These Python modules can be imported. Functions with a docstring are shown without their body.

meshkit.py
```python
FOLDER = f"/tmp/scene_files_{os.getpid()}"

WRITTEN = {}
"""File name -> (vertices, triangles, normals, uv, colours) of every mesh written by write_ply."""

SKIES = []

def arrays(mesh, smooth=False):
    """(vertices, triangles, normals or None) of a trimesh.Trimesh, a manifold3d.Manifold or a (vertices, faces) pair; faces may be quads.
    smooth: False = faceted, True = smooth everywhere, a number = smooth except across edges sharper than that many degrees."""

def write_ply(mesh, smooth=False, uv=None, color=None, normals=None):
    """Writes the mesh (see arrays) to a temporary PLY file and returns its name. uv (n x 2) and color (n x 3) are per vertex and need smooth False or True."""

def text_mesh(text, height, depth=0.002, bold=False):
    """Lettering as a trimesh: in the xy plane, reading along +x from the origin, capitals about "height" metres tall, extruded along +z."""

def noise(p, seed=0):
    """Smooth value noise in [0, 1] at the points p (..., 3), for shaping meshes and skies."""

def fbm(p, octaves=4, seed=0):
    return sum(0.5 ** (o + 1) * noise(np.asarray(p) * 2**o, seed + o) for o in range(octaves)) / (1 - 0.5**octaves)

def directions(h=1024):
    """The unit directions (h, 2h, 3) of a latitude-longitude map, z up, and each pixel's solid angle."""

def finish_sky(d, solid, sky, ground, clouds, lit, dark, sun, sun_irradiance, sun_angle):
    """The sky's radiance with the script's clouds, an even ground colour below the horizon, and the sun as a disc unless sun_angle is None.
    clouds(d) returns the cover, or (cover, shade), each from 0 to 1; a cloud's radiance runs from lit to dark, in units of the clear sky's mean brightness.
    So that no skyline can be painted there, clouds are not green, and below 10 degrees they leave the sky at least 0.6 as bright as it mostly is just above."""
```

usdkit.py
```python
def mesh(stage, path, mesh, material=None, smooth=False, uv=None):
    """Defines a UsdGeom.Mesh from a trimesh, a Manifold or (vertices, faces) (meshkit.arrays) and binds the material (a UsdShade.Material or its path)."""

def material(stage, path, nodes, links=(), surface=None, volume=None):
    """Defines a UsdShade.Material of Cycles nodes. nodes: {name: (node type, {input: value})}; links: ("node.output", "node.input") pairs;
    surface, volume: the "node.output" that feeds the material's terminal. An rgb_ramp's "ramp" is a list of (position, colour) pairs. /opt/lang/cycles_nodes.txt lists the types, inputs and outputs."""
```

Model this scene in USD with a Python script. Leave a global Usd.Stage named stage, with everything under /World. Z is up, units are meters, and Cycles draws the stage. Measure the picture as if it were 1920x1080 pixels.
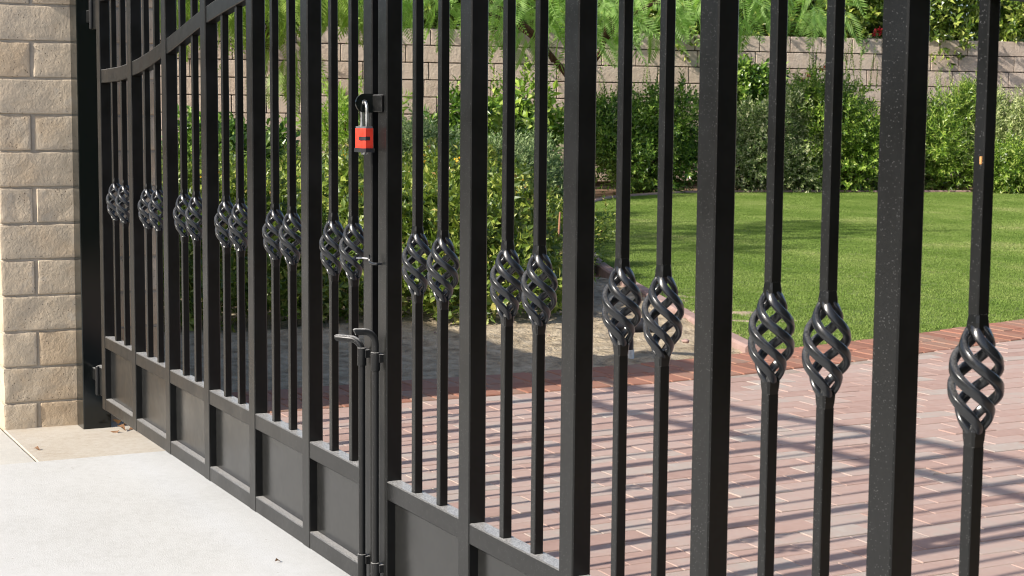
import math
import numpy as np
import trimesh
import usdkit
from pxr import Usd, UsdGeom, UsdLux, UsdShade, Gf, Sdf, Vt
from shapely.geometry import Polygon, Point
import shapely

# ------------------------------------------------------------------ stage, camera, sky, sun
stage = Usd.Stage.CreateInMemory()
UsdGeom.SetStageUpAxis(stage, "Z")
UsdGeom.SetStageMetersPerUnit(stage, 1.0)
UsdGeom.Xform.Define(stage, "/World")
UsdGeom.Scope.Define(stage, "/World/Looks")

CAM = np.array([3.7888, -1.3574, 1.0993])
PITCH, ROLL, YAW, FPX = 0.1036, 0.0081, 0.4695, 3150.13
cp, sp = math.cos(PITCH), math.sin(PITCH)
fw = np.array([-math.cos(YAW) * cp, math.sin(YAW) * cp, -sp])
ri = np.cross(fw, [0, 0, 1.0]); ri /= np.linalg.norm(ri)
up = np.cross(ri, fw)
ri, up = ri * math.cos(ROLL) + up * math.sin(ROLL), -ri * math.sin(ROLL) + up * math.cos(ROLL)
cam = UsdGeom.Camera.Define(stage, "/World/camera")
cam.CreateHorizontalApertureAttr(36.0)
cam.CreateVerticalApertureAttr(20.25)
cam.CreateFocalLengthAttr(FPX * 36.0 / 1920.0)
cam.CreateClippingRangeAttr(Gf.Vec2f(0.05, 2000))
cam.CreateFStopAttr(20.0)
cam.CreateFocusDistanceAttr(4.6)
cam.CreateExposureAttr(0.70)
mat4 = Gf.Matrix4d(*[float(x) for x in (*ri, 0, *up, 0, *(-fw), 0, *CAM, 1)])
cam.AddTransformOp().Set(mat4)

SUN_EL, SUN_AZ = math.radians(33.2), math.radians(5.0)      # sun stands on the street side (-y), a touch towards +x
sun_to = np.array([math.cos(SUN_EL) * math.sin(SUN_AZ), -math.cos(SUN_EL) * math.cos(SUN_AZ), math.sin(SUN_EL)])
usdkit.material(stage, "/World/Looks/sky_look",
                {"sky": ("sky_texture", {"sky_type": "single_scattering", "sun_disc": False, "sun_elevation": SUN_EL,
                                         "sun_rotation": math.atan2(sun_to[0], sun_to[1]), "altitude": 100.0, "aerosol_density": 2.2, "air_density": 0.8}),
                 "bg": ("background_shader", {"strength": 0.115})},
                [("sky.color", "bg.color")], surface="bg.background")
dome = UsdLux.DomeLight.Define(stage, "/World/sky")
UsdShade.MaterialBindingAPI.Apply(dome.GetPrim()).Bind(UsdShade.Material.Get(stage, "/World/Looks/sky_look"))
dome.GetPrim().SetCustomDataByKey("kind", "structure")
sun = UsdLux.DistantLight.Define(stage, "/World/sun")
sun.CreateNormalizeAttr(True) if hasattr(sun, "CreateNormalizeAttr") else sun.GetPrim().CreateAttribute("inputs:normalize", Sdf.ValueTypeNames.Bool).Set(True)
sun.CreateIntensityAttr(1.05)
sun.CreateAngleAttr(0.7)
sun.CreateColorAttr(Gf.Vec3f(1.0, 0.94, 0.85))
zax = sun_to / np.linalg.norm(sun_to)
xax = np.cross([0, 0, 1.0], zax); xax /= np.linalg.norm(xax)
yax = np.cross(zax, xax)
sun.AddTransformOp().Set(Gf.Matrix4d(*[float(x) for x in (*xax, 0, *yax, 0, *zax, 0, *(sun_to * 60), 1)]))

RNG = np.random.default_rng(7)
bow_at = lambda y: -.12 * np.maximum(0, np.asarray(y, float) - 2.4) ** 1.4
G = -0.06                                     # level of the paving

# ------------------------------------------------------------------ helpers
used = {}


def number(path):
    n = used.get(path, -1) + 1
    used[path] = n
    return path if n == 0 else f"{path}_{n:03d}"


def path_of(x):
    return str(x.GetPath()) if hasattr(x, "GetPath") else str(x)


def tag(o, label=None, cat=None, group=None, kind=None):
    p = o.GetPrim() if hasattr(o, "GetPrim") else o
    for k, v in (("label", label), ("category", cat), ("group", group), ("kind", kind)):
        if v:
            p.SetCustomDataByKey(k, v)
    return p


BASE = {}


def thing(name, base=(0, 0, 0), label=None, cat=None, group=None, kind=None):
    x = UsdGeom.Xform.Define(stage, number("/World/" + name))
    x.AddTranslateOp().Set(Gf.Vec3d(*map(float, base)))
    BASE[path_of(x)] = np.array(base, float)
    return tag(x, label, cat, group, kind)


def obj(name, mesh, material, parent=None, smooth=False):
    """One Mesh prim. The vertices are given in world coordinates and stored relative to the base of their thing."""
    pp = path_of(parent) if parent is not None else "/World"
    path = number(pp + "/" + name)
    base = BASE.get(pp, np.zeros(3))
    BASE[path] = base
    if isinstance(mesh, (tuple, list)) and not isinstance(mesh, trimesh.Trimesh):
        mesh = (np.asarray(mesh[0], float) - base, mesh[1])
    else:
        mesh = trimesh.Trimesh(np.asarray(mesh.vertices) - base, mesh.faces, process=False)
    m = usdkit.mesh(stage, path, mesh, LOOK[material], smooth=smooth)
    if material in ISLANDS:
        islands(m)
    return m.GetPrim()


ISLANDS = set()


def islands(m):
    """A random number for each leaf, blade or brick of a joined mesh, as a primvar."""
    from scipy.sparse import coo_matrix
    from scipy.sparse.csgraph import connected_components
    f = np.array(m.GetFaceVertexIndicesAttr().Get()).reshape(-1, 3); n = len(m.GetPointsAttr().Get())
    a = np.r_[f[:, 0], f[:, 1]]; b = np.r_[f[:, 1], f[:, 2]]
    k, lab = connected_components(coo_matrix((np.ones(len(a), np.int8), (a, b)), (n, n)), directed=False)
    UsdGeom.PrimvarsAPI(m).CreatePrimvar("rnd", Sdf.ValueTypeNames.FloatArray, "vertex").Set(Vt.FloatArray.FromNumpy(np.random.default_rng(k).random(k).astype(np.float32)[lab]))


def cat(parts):
    vs, fs, n = [], [], 0
    for p in parts:
        v, f = (p.vertices, p.faces) if isinstance(p, trimesh.Trimesh) else p
        v, f = np.asarray(v), np.asarray(f)
        if f.shape[1] == 4:
            f = np.vstack([f[:, [0, 1, 2]], f[:, [0, 2, 3]]])
        vs.append(v); fs.append(f + n); n += len(v)
    return np.vstack(vs), np.vstack(fs)


_SG = np.array([[i, j, k] for i in (-1, 1) for j in (-1, 1) for k in (-1, 1)], float)
_T = np.concatenate([_SG * ([1, .8, .8]), _SG * ([.8, 1, .8]), _SG * ([.8, .8, 1])])
_H = trimesh.convex.convex_hull(_T)
_idx = np.argmin(((_H.vertices[:, None] - _T[None]) ** 2).sum(-1), 1)
_BF = _idx[_H.faces]


def bev(x0, x1, y0, y1, z0, z1, c=0.002):
    """A box with chamfered edges (24 vertices, 44 triangles)."""
    m = np.array([(x0 + x1) / 2, (y0 + y1) / 2, (z0 + z1) / 2]); h = np.array([x1 - x0, y1 - y0, z1 - z0]) / 2
    c = min(c, *(h * .45))
    a = [m + _SG * (h - c * (1 - np.eye(3)[k])) for k in range(3)]
    return np.concatenate(a), _BF.copy()


def tube(pts, rad, n=10, cap=True):
    pts = np.asarray(pts, float); rad = np.broadcast_to(rad, len(pts)).astype(float)
    t = np.gradient(pts, axis=0); t /= np.linalg.norm(t, axis=1, keepdims=True)
    u = np.cross(t[0], [0.3, 0.2, 0.93]);
    if np.linalg.norm(u) < .05: u = np.cross(t[0], [1, 0, 0])
    u /= np.linalg.norm(u); rows = []
    for p, d, r in zip(pts, t, rad):
        u = u - d * (u @ d); u /= np.linalg.norm(u); w = np.cross(d, u)
        a = np.linspace(0, 2 * np.pi, n, endpoint=False)[:, None]
        rows.append(p + r * (np.cos(a) * u + np.sin(a) * w))
    v = np.concatenate(rows); m = len(pts); i = np.arange(n); j = (i + 1) % n; f = []
    for k in range(m - 1):
        A, B = k * n, (k + 1) * n
        f.append(np.stack([A + i, A + j, B + j], 1)); f.append(np.stack([A + i, B + j, B + i], 1))
    if cap:
        v = np.vstack([v, pts[0], pts[-1]])
        f.append(np.stack([np.full(n, m * n), j, i], 1)); f.append(np.stack([np.full(n, m * n + 1), (m - 1) * n + i, (m - 1) * n + j], 1))
    return v, np.concatenate(f)


def prism(poly, z0, z1):
    m = trimesh.creation.extrude_polygon(poly, z1 - z0, engine="earcut")
    m.apply_translation([0, 0, z0])
    return m.vertices, m.faces


from meshkit import fbm, noise


def rot_frames(d, roll):
    """Frames (n,3,3), columns x=d, y, z, for unit directions d turned by roll about d."""
    ref = np.where(np.abs(d[:, 2:3]) > .95, [[1.0, 0, 0]], [[0, 0, 1.0]])
    y = np.cross(ref, d); y /= np.linalg.norm(y, axis=1, keepdims=True); z = np.cross(d, y)
    c, s = np.cos(roll)[:, None], np.sin(roll)[:, None]
    return np.stack([d, c * y + s * z, -s * y + c * z], 2)


def stamp(tmpl, pos, frames, scale):
    v, f = tmpl; n = len(pos)
    V = np.einsum("nij,vj->nvi", frames, v) * np.asarray(scale).reshape(-1, 1, 1) + pos[:, None]
    F = (f[None] + (np.arange(n) * len(v))[:, None, None]).reshape(-1, 3)
    return V.reshape(-1, 3), F


def leaf(w=.4, fold=.18, curl=.12):
    """A folded leaf of length 1 along +x, its face up."""
    v = np.array([[0, 0, 0], [.45, w / 2, fold * w], [1, 0, -curl], [.45, -w / 2, fold * w], [.5, 0, -.02]], float)
    return v, np.array([[0, 4, 1], [4, 2, 1], [0, 3, 4], [4, 3, 2]])


def shoot(rng, n=9, w=.42, length=1.0, size=.45, spread=.9):
    """A leafy shoot along +x made of n leaves set round the stem."""
    parts = []; lt = leaf(w)
    for i in range(n):
        t = (i + .6) / n; a = i * 2.4 + rng.uniform(-.4, .4)
        rad = np.array([0, math.cos(a), math.sin(a)])
        k = spread * (1.05 - .6 * t)
        d = np.array([.65, 0, 0]) + rad * k; d /= np.linalg.norm(d)
        nrm = np.array([1.0, 0, 0]) - d * d[0]; nrm /= np.linalg.norm(nrm); y = np.cross(nrm, d)
        R = np.stack([d, y, nrm], 1)
        parts.append((lt[0] @ R.T * size * (1.0 - .35 * t) * rng.uniform(.8, 1.15) + [t * length, 0, 0], lt[1]))
    return cat(parts)


def frond(rng, droop=.35, pairs=14):
    """A feathery leaf of length 1 along +x that bends down, with leaflets on both sides."""
    parts = []
    pos = lambda t: np.array([t, 0, -droop * t * t])
    for i in range(pairs):
        t = .12 + .88 * (i + .5) / pairs; L = .26 * math.sin(math.pi * min(1, .25 + .75 * t) ) + .06; w = .034
        for s in (-1, 1):
            b = pos(t); e = b + np.array([.75 * L, s * L * .75, -.12 * L + rng.uniform(-.05, .05) * L])
            q = np.array([w, -s * w * .4, 0])
            m = (b + e) / 2
            parts.append((np.array([b, m - q * .7, e, m + q * .7]), np.array([[0, 1, 2], [0, 2, 3]]) if s < 0 else np.array([[0, 2, 1], [0, 3, 2]])))
    for a, b in zip(np.linspace(0, 1, 5)[:-1], np.linspace(0, 1, 5)[1:]):
        A, B = pos(a), pos(b); parts.append((np.array([A + [0, .006, 0], A - [0, .006, 0], B - [0, .006, 0], B + [0, .006, 0]]), np.array([[0, 1, 2], [0, 2, 3]])))
    return cat(parts)


# ------------------------------------------------------------------ materials
LOOK = {}


def look(name, nodes, links, surface="p.BSDF", volume=None):
    LOOK[name] = usdkit.material(stage, "/World/Looks/" + name, nodes, links, surface=surface)


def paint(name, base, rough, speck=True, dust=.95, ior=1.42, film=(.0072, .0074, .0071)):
    n = {"g": ("geometry", {}), "n1": ("noise_texture", {"scale": 9.0, "detail": 5.0}), "r": ("map_range", {"from_min": .3, "from_max": .7, "to_min": rough * .8, "to_max": rough * 1.25}),
         "v": ("voronoi_texture", {"scale": 330.0, "randomness": 1.0}), "vm": ("map_range", {"from_min": .09, "from_max": .20, "to_min": 1.0, "to_max": 0.0, "clamp": True}),
         "vs": ("separate_color", {}), "vr": ("math", {"math_type": "greater_than", "value2": .50}), "vv": ("math", {"math_type": "multiply"}),
         "vk": ("math", {"math_type": "multiply", "value2": .5 if speck else 0.0}),
         "sx": ("separate_xyz", {}), "dn": ("noise_texture", {"scale": 330.0, "detail": 3.0}), "dr": ("map_range", {"from_min": .30, "from_max": .60, "to_min": .25, "to_max": 1.0, "clamp": True}),
         "du": ("map_range", {"from_min": .55, "from_max": .95, "to_min": 0.0, "to_max": dust, "clamp": True}), "dd": ("math", {"math_type": "multiply"}),
         "ny": ("map_range", {"from_min": -.9, "from_max": -.3, "to_min": 1.0, "to_max": 0.0, "clamp": True}), "c0": ("mix", {"color1": base, "color2": film}), "vf": ("math", {"math_type": "multiply"}), "c1": ("mix", {"color2": (.34, .34, .34)}), "c2": ("mix", {"color2": (.46, .45, .43)}),  # lighter base on street-facing faces paints in their sunlit tone; the specks are dust
         "b": ("bump", {"strength": .12, "distance": .0006}), "bn": ("noise_texture", {"scale": 260.0, "detail": 2.0}),
         "p": ("principled_bsdf", {"ior": ior})}
    l = [("g.position", "n1.vector"), ("n1.fac", "r.value"), ("r.result", "p.roughness"), ("g.position", "v.vector"), ("v.distance", "vm.value"), ("v.color", "vs.color"), ("vs.r", "vr.value1"),
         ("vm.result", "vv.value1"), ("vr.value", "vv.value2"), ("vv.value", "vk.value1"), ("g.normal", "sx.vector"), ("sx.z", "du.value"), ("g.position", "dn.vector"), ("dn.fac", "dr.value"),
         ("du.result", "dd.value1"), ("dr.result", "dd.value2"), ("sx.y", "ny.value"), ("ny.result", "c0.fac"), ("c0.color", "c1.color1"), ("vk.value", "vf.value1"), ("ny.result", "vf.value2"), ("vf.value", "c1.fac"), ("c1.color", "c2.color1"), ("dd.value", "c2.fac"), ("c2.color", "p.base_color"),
         ("g.position", "bn.vector"), ("bn.fac", "b.height"), ("b.normal", "p.normal")]
    look(name, n, l)


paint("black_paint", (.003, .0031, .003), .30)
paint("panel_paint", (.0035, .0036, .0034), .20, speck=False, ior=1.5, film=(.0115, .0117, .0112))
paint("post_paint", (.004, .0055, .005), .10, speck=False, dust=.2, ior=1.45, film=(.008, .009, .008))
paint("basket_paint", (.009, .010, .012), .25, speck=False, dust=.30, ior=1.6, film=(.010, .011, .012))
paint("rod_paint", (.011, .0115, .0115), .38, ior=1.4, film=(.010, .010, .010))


def stone(name, ramp, scale, bump, bscale, rough=.9, per_object=.35, pits=0.0, streak=None):
    n = {"g": ("geometry", {}), "o": ("object_info", {}), "n": ("noise_texture", {"scale": scale, "detail": 6.0, "roughness": .62}),
         "f": ("noise_texture", {"scale": bscale, "detail": 5.0, "roughness": .65}),
         "m": ("mix_float", {"fac": per_object}), "r": ("rgb_ramp", {"ramp": ramp}), "mr": ("map_range", {"from_min": .3, "from_max": .7, "clamp": True}),
         "pv": ("voronoi_texture", {"scale": 95.0}), "pm": ("map_range", {"from_min": .08, "from_max": .20, "to_min": pits, "to_max": 0.0, "clamp": True}), "ps": ("separate_color", {}), "pg": ("math", {"math_type": "greater_than", "value2": .82}), "pp": ("math", {"math_type": "multiply"}),
         "dk": ("mix", {"mix_type": "mix", "color2": (.10, .075, .05)}),
         "hs": ("math", {"math_type": "subtract"}),
         "b": ("bump", {"strength": .8, "distance": bump}), "p": ("principled_bsdf", {"roughness": rough, "specular_ior_level": .3})}
    l = [("g.position", "n.vector"), ("g.position", "f.vector"), ("n.fac", "mr.value"), ("mr.result", "m.a"), ("o.random", "m.b"), ("m.result", "r.fac"),
         ("g.position", "pv.vector"), ("pv.distance", "pm.value"), ("pv.color", "ps.color"), ("ps.r", "pg.value1"), ("pm.result", "pp.value1"), ("pg.value", "pp.value2"),
         ("r.color", "dk.color1"), ("pp.value", "dk.fac"), ("dk.color", "p.base_color"), ("f.fac", "hs.value1"), ("pp.value", "hs.value2"), ("hs.value", "b.height"), ("b.normal", "p.normal")]
    if streak:
        n["sm"] = ("mapping", {"rotation": (0, 0, 0), "scale": streak}); n["b2"] = ("noise_texture", {"scale": 1.0, "detail": 3.0})
    look(name, n, l)


stone("pillar_block", [(0, (.44, .335, .225)), (.3, (.52, .41, .285)), (.6, (.49, .415, .315)), (.8, (.57, .47, .345)), (1, (.54, .49, .41))], 9, .0045, 55, pits=.8, per_object=.45)
stone("pillar_mortar", [(0, (.36, .31, .245)), (1, (.46, .405, .33))], 30, .002, 120)
stone("wall_block", [(0, (.45, .345, .265)), (.4, (.53, .425, .34)), (.7, (.57, .47, .385)), (1, (.63, .525, .43))], 6, .014, 22, per_object=.45)
stone("wall_joint", [(0, (.035, .028, .022)), (1, (.06, .05, .04))], 20, .002, 60)
stone("paver_clay", [(0, (.345, .225, .185)), (.35, (.41, .28, .235)), (.65, (.43, .32, .275)), (.85, (.405, .34, .295)), (1, (.44, .39, .345))], 22, .0012, 220, per_object=.72)
stone("border_brick", [(0, (.21, .105, .07)), (.4, (.33, .15, .10)), (.75, (.30, .17, .12)), (1, (.27, .215, .17))], 22, .0012, 200, per_object=.7)
stone("joint_sand", [(0, (.26, .20, .16)), (1, (.46, .39, .33))], 40, .001, 300)
stone("garden_soil", [(0, (.20, .155, .10)), (.45, (.38, .305, .205)), (1, (.54, .45, .325))], 11, .035, 28, per_object=0)
stone("bark_mulch", [(0, (.10, .055, .03)), (1, (.26, .17, .11))], 9, .012, 30, per_object=0)
stone("curb_concrete", [(0, (.27, .17, .145)), (1, (.40, .28, .245))], 10, .002, 90, per_object=0)
stone("asphalt_road", [(0, (.04, .04, .04)), (1, (.07, .07, .068))], 12, .003, 90, per_object=0)
stone("bare_earth", [(0, (.22, .17, .12)), (1, (.34, .27, .20))], 3, .01, 20, per_object=0)
stone("bark", [(0, (.05, .022, .015)), (1, (.13, .06, .04))], 25, .004, 60, per_object=0)
stone("stem_green", [(0, (.07, .08, .03)), (1, (.14, .14, .06))], 25, .002, 60, per_object=0)


def concrete(name, ramp):
    n = {"g": ("geometry", {}), "a": ("noise_texture", {"scale": 1.6, "detail": 6.0, "roughness": .6}), "f": ("noise_texture", {"scale": 42.0, "detail": 5.0, "roughness": .7}), "m": ("mix_float", {"fac": .5}),
         "r": ("rgb_ramp", {"ramp": ramp}), "mr": ("map_range", {"from_min": .34, "from_max": .66, "clamp": True}),
         "v": ("voronoi_texture", {"scale": 26.0}), "vm": ("map_range", {"from_min": .05, "from_max": .12, "to_min": .55, "to_max": 0.0, "clamp": True}), "vs": ("separate_color", {}), "vg": ("math", {"math_type": "greater_than", "value2": .86}), "vv": ("math", {"math_type": "multiply"}),
         "c": ("mix", {"color2": (.28, .24, .20)}),
         "bf": ("noise_texture", {"scale": 260.0, "detail": 4.0}), "b": ("bump", {"strength": .5, "distance": .0015}), "p": ("principled_bsdf", {"roughness": .85, "specular_ior_level": .3})}
    l = [("g.position", "a.vector"), ("g.position", "f.vector"), ("a.fac", "m.a"), ("f.fac", "m.b"), ("m.result", "mr.value"), ("mr.result", "r.fac"), ("g.position", "v.vector"), ("v.distance", "vm.value"), ("v.color", "vs.color"), ("vs.g", "vg.value1"),
         ("vm.result", "vv.value1"), ("vg.value", "vv.value2"), ("r.color", "c.color1"), ("vv.value", "c.fac"), ("c.color", "p.base_color"), ("g.position", "bf.vector"), ("bf.fac", "b.height"), ("b.normal", "p.normal")]
    look(name, n, l)


concrete("concrete_light", [(0, (.455, .45, .425)), (.5, (.525, .522, .50)), (1, (.565, .562, .545))])
concrete("concrete_stained", [(0, (.40, .335, .26)), (.45, (.48, .43, .355)), (1, (.54, .505, .445))])
concrete("concrete_grey", [(0, (.46, .44, .39)), (1, (.57, .55, .50))])


def leaves(name, ramp, rough=.38, trans=.30, tr=None, spec=.5):
    c = np.array(ramp[len(ramp) // 2][1]); tr = tr if tr is not None else tuple(np.clip(c * [1.5, 1.7, .8], 0, 1))
    ISLANDS.add(name)
    look(name, {"g": ("attribute", {"attribute": "rnd"}), "r": ("rgb_ramp", {"ramp": ramp}), "p": ("principled_bsdf", {"roughness": rough, "specular_ior_level": spec}),
                "t": ("translucent_bsdf", {"color": tr}), "m": ("mix_closure", {"fac": trans})},
         [("g.fac", "r.fac"), ("r.color", "p.base_color"), ("p.BSDF", "m.closure1"), ("t.BSDF", "m.closure2")], surface="m.closure")


leaves("leaf_glossy", [(0, (.02, .055, .008)), (.45, (.085, .175, .02)), (.8, (.20, .32, .045)), (1, (.38, .50, .12))], rough=.3, trans=.22, tr=(.12, .24, .02))
leaves("leaf_bright", [(0, (.03, .075, .009)), (.45, (.13, .23, .025)), (.75, (.30, .43, .055)), (1, (.52, .60, .16))], rough=.32, trans=.24, tr=(.18, .32, .03))
leaves("leaf_variegated", [(0, (.04, .085, .02)), (.4, (.17, .25, .065)), (.68, (.40, .46, .19)), (1, (.72, .70, .45))], rough=.4, trans=.2, tr=(.2, .3, .06))
leaves("leaf_sage", [(0, (.07, .13, .04)), (.5, (.20, .29, .10)), (1, (.44, .52, .25))], rough=.5, trans=.22, tr=(.2, .3, .08))
leaves("leaf_olive", [(0, (.07, .12, .025)), (.45, (.28, .35, .10)), (1, (.62, .64, .32))], rough=.4, trans=.22, tr=(.22, .32, .07))
leaves("leaf_lantana", [(0, (.03, .065, .008)), (.45, (.10, .16, .018)), (.8, (.28, .34, .055)), (.95, (.42, .44, .11)), (1, (.30, .18, .06))], rough=.42, trans=.22, tr=(.2, .3, .03))
leaves("leaf_hedge", [(0, (.02, .05, .007)), (.42, (.10, .17, .018)), (.75, (.28, .37, .05)), (1, (.52, .56, .14))], rough=.27, trans=.2, tr=(.18, .27, .03))
leaves("leaf_feather", [(0, (.16, .27, .06)), (.5, (.25, .39, .11)), (1, (.36, .49, .18))], rough=.5, trans=.45)
leaves("leaf_weeping", [(0, (.13, .21, .03)), (.5, (.22, .32, .055)), (1, (.34, .43, .10))], rough=.5, trans=.45)
def grass_look():
    ISLANDS.add("grass_blade")
    look("grass_blade", {"at": ("attribute", {"attribute": "rnd"}), "g": ("geometry", {}), "mp": ("mapping", {"scale": (.55, .9, .5)}), "n": ("noise_texture", {"scale": 1.0, "detail": 4.0, "roughness": .6}), "nr": ("map_range", {"from_min": .36, "from_max": .66, "clamp": True}),
                         "m": ("mix_float", {"fac": .62}), "r": ("rgb_ramp", {"ramp": [(0, (.105, .17, .030)), (.35, (.155, .235, .046)), (.65, (.225, .30, .075)), (.88, (.31, .355, .12)), (1, (.46, .42, .22))]}),
                         "p": ("principled_bsdf", {"roughness": .7, "specular_ior_level": .2}), "t": ("translucent_bsdf", {"color": (.24, .36, .06)}), "mx": ("mix_closure", {"fac": .3})},
         [("g.position", "mp.vector"), ("mp.vector", "n.vector"), ("n.fac", "nr.value"), ("at.fac", "m.a"), ("nr.result", "m.b"), ("m.result", "r.fac"), ("r.color", "p.base_color"), ("p.BSDF", "mx.closure1"), ("t.BSDF", "mx.closure2")], surface="mx.closure")


grass_look()
leaves("dry_leaf", [(0, (.12, .05, .02)), (.5, (.20, .10, .045)), (1, (.30, .19, .09))], rough=.7, trans=.15)
leaves("petal_red", [(0, (.45, .01, .03)), (1, (.65, .03, .06))], rough=.6, trans=.3, tr=(.8, .05, .08))
leaves("petal_yellow", [(0, (.75, .33, .01)), (.6, (.80, .50, .02)), (1, (.78, .60, .10))], rough=.6, trans=.3, tr=(.9, .6, .05))


def plain(name, color, rough=.5, metallic=0.0, spec=.5):
    look(name, {"g": ("geometry", {}), "n": ("noise_texture", {"scale": 60.0, "detail": 4.0}), "m": ("map_range", {"from_min": .3, "from_max": .7, "to_min": rough * .75, "to_max": rough * 1.3}),
                "cn": ("map_range", {"from_min": .3, "from_max": .7, "to_min": .86, "to_max": 1.1}), "h": ("hsv", {"color": color}),
                "p": ("principled_bsdf", {"metallic": metallic, "specular_ior_level": spec})},
         [("g.position", "n.vector"), ("n.fac", "m.value"), ("m.result", "p.roughness"), ("n.fac", "cn.value"), ("cn.result", "h.value"), ("h.color", "p.base_color")])


plain("lock_red", (.72, .045, .022), .42)
plain("lock_black", (.02, .02, .022), .4)
plain("lock_grey", (.12, .12, .13), .35)
plain("steel", (.62, .62, .60), .28, 1.0)
plain("worn_steel", (.30, .30, .31), .4, 1.0)
plain("rust_orange", (.55, .27, .09), .7)
plain("fixture_black", (.018, .018, .02), .4)
plain("fixture_white", (.60, .60, .58), .5)
plain("stake_brown", (.34, .15, .08), .7)
plain("stake_white", (.66, .62, .55), .7)

# grass ground under the blades
look("lawn_sheet", {"g": ("geometry", {}), "a": ("noise_texture", {"scale": .9, "detail": 4.0}), "b": ("noise_texture", {"scale": 30.0, "detail": 4.0}), "m": ("mix_float", {"fac": .45}), "mr": ("map_range", {"from_min": .35, "from_max": .65, "clamp": True}),
                    "r": ("rgb_ramp", {"ramp": [(0, (.085, .13, .025)), (.6, (.14, .19, .042)), (1, (.25, .25, .10))]}), "bp": ("bump", {"strength": .7, "distance": .02}), "p": ("principled_bsdf", {"roughness": .9, "specular_ior_level": .2})},
     [("g.position", "a.vector"), ("g.position", "b.vector"), ("a.fac", "m.a"), ("b.fac", "m.b"), ("m.result", "mr.value"), ("mr.result", "r.fac"), ("r.color", "p.base_color"), ("b.fac", "bp.height"), ("bp.normal", "p.normal")])

# ------------------------------------------------------------------ the setting: ground, paving
tag(obj("ground", bev(-220, 220, -220, 220, -.6, -.12, .01), "bare_earth"), "bare earth under the garden", kind="structure")
tag(obj("road", bev(-120, 120, -16, -7.2, -.5, -.10, .01), "asphalt_road"), "asphalt street in front of the gate", kind="structure")

apron = thing("concrete_driveway", (0, -2, G), "pale sunlit concrete driveway in front of the gate", kind="structure")
obj("concrete_slab", bev(-1.80, 8.0, -7.2, .235, -.20, G, .003), "concrete_light", apron)
obj("concrete_slab", bev(-2.43, -1.801, -.276, .235, -.20, G - .001, .003), "concrete_stained", apron)
obj("concrete_slab", bev(-2.99, -1.801, -7.2, -.281, -.20, G - .002, .003), "concrete_grey", apron)
obj("concrete_slab", bev(-14.0, -3.0, -7.2, -1.2, -.20, G - .002, .006), "concrete_grey", apron)

# brick paving: 10 x 20 cm bricks in running bond, long side away from the gate
drive = thing("paved_driveway", (0, 3, G), "pink and grey brick paving behind the gate", kind="structure")
yy = np.linspace(.24, 11.0, 40)
obj("sand_bed", prism(Polygon([*zip(-2.83 + bow_at(np.minimum(yy, 7.5)), yy), (2.9, 11.0), (2.9, .24)]), -.20, G - .0022), "joint_sand", drive)
pav = []
row = 0
x = -2.345 - .1035 * 10
while x < 2.75:
    y = .24 + (0 if row % 2 else -.1)
    while y < 10.9:
        y0, y1 = max(y + .0008, .242), y + .200 - .0006
        if y1 - y0 > .03 and x > -2.352 + bow_at(y1):
            pav.append((x + .0022, x + .1012, y0, y1))
        y += .2010
    x += .1035; row += 1
pc = np.array([[(a + b) / 2, (c + d) / 2] for a, b, c, d in pav])


def px_of(P):
    d = np.asarray(P, float) - CAM
    z = d @ fw
    return np.stack([960 + FPX * (d @ ri) / z, 540 - FPX * (d @ up) / z], -1), z


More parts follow.
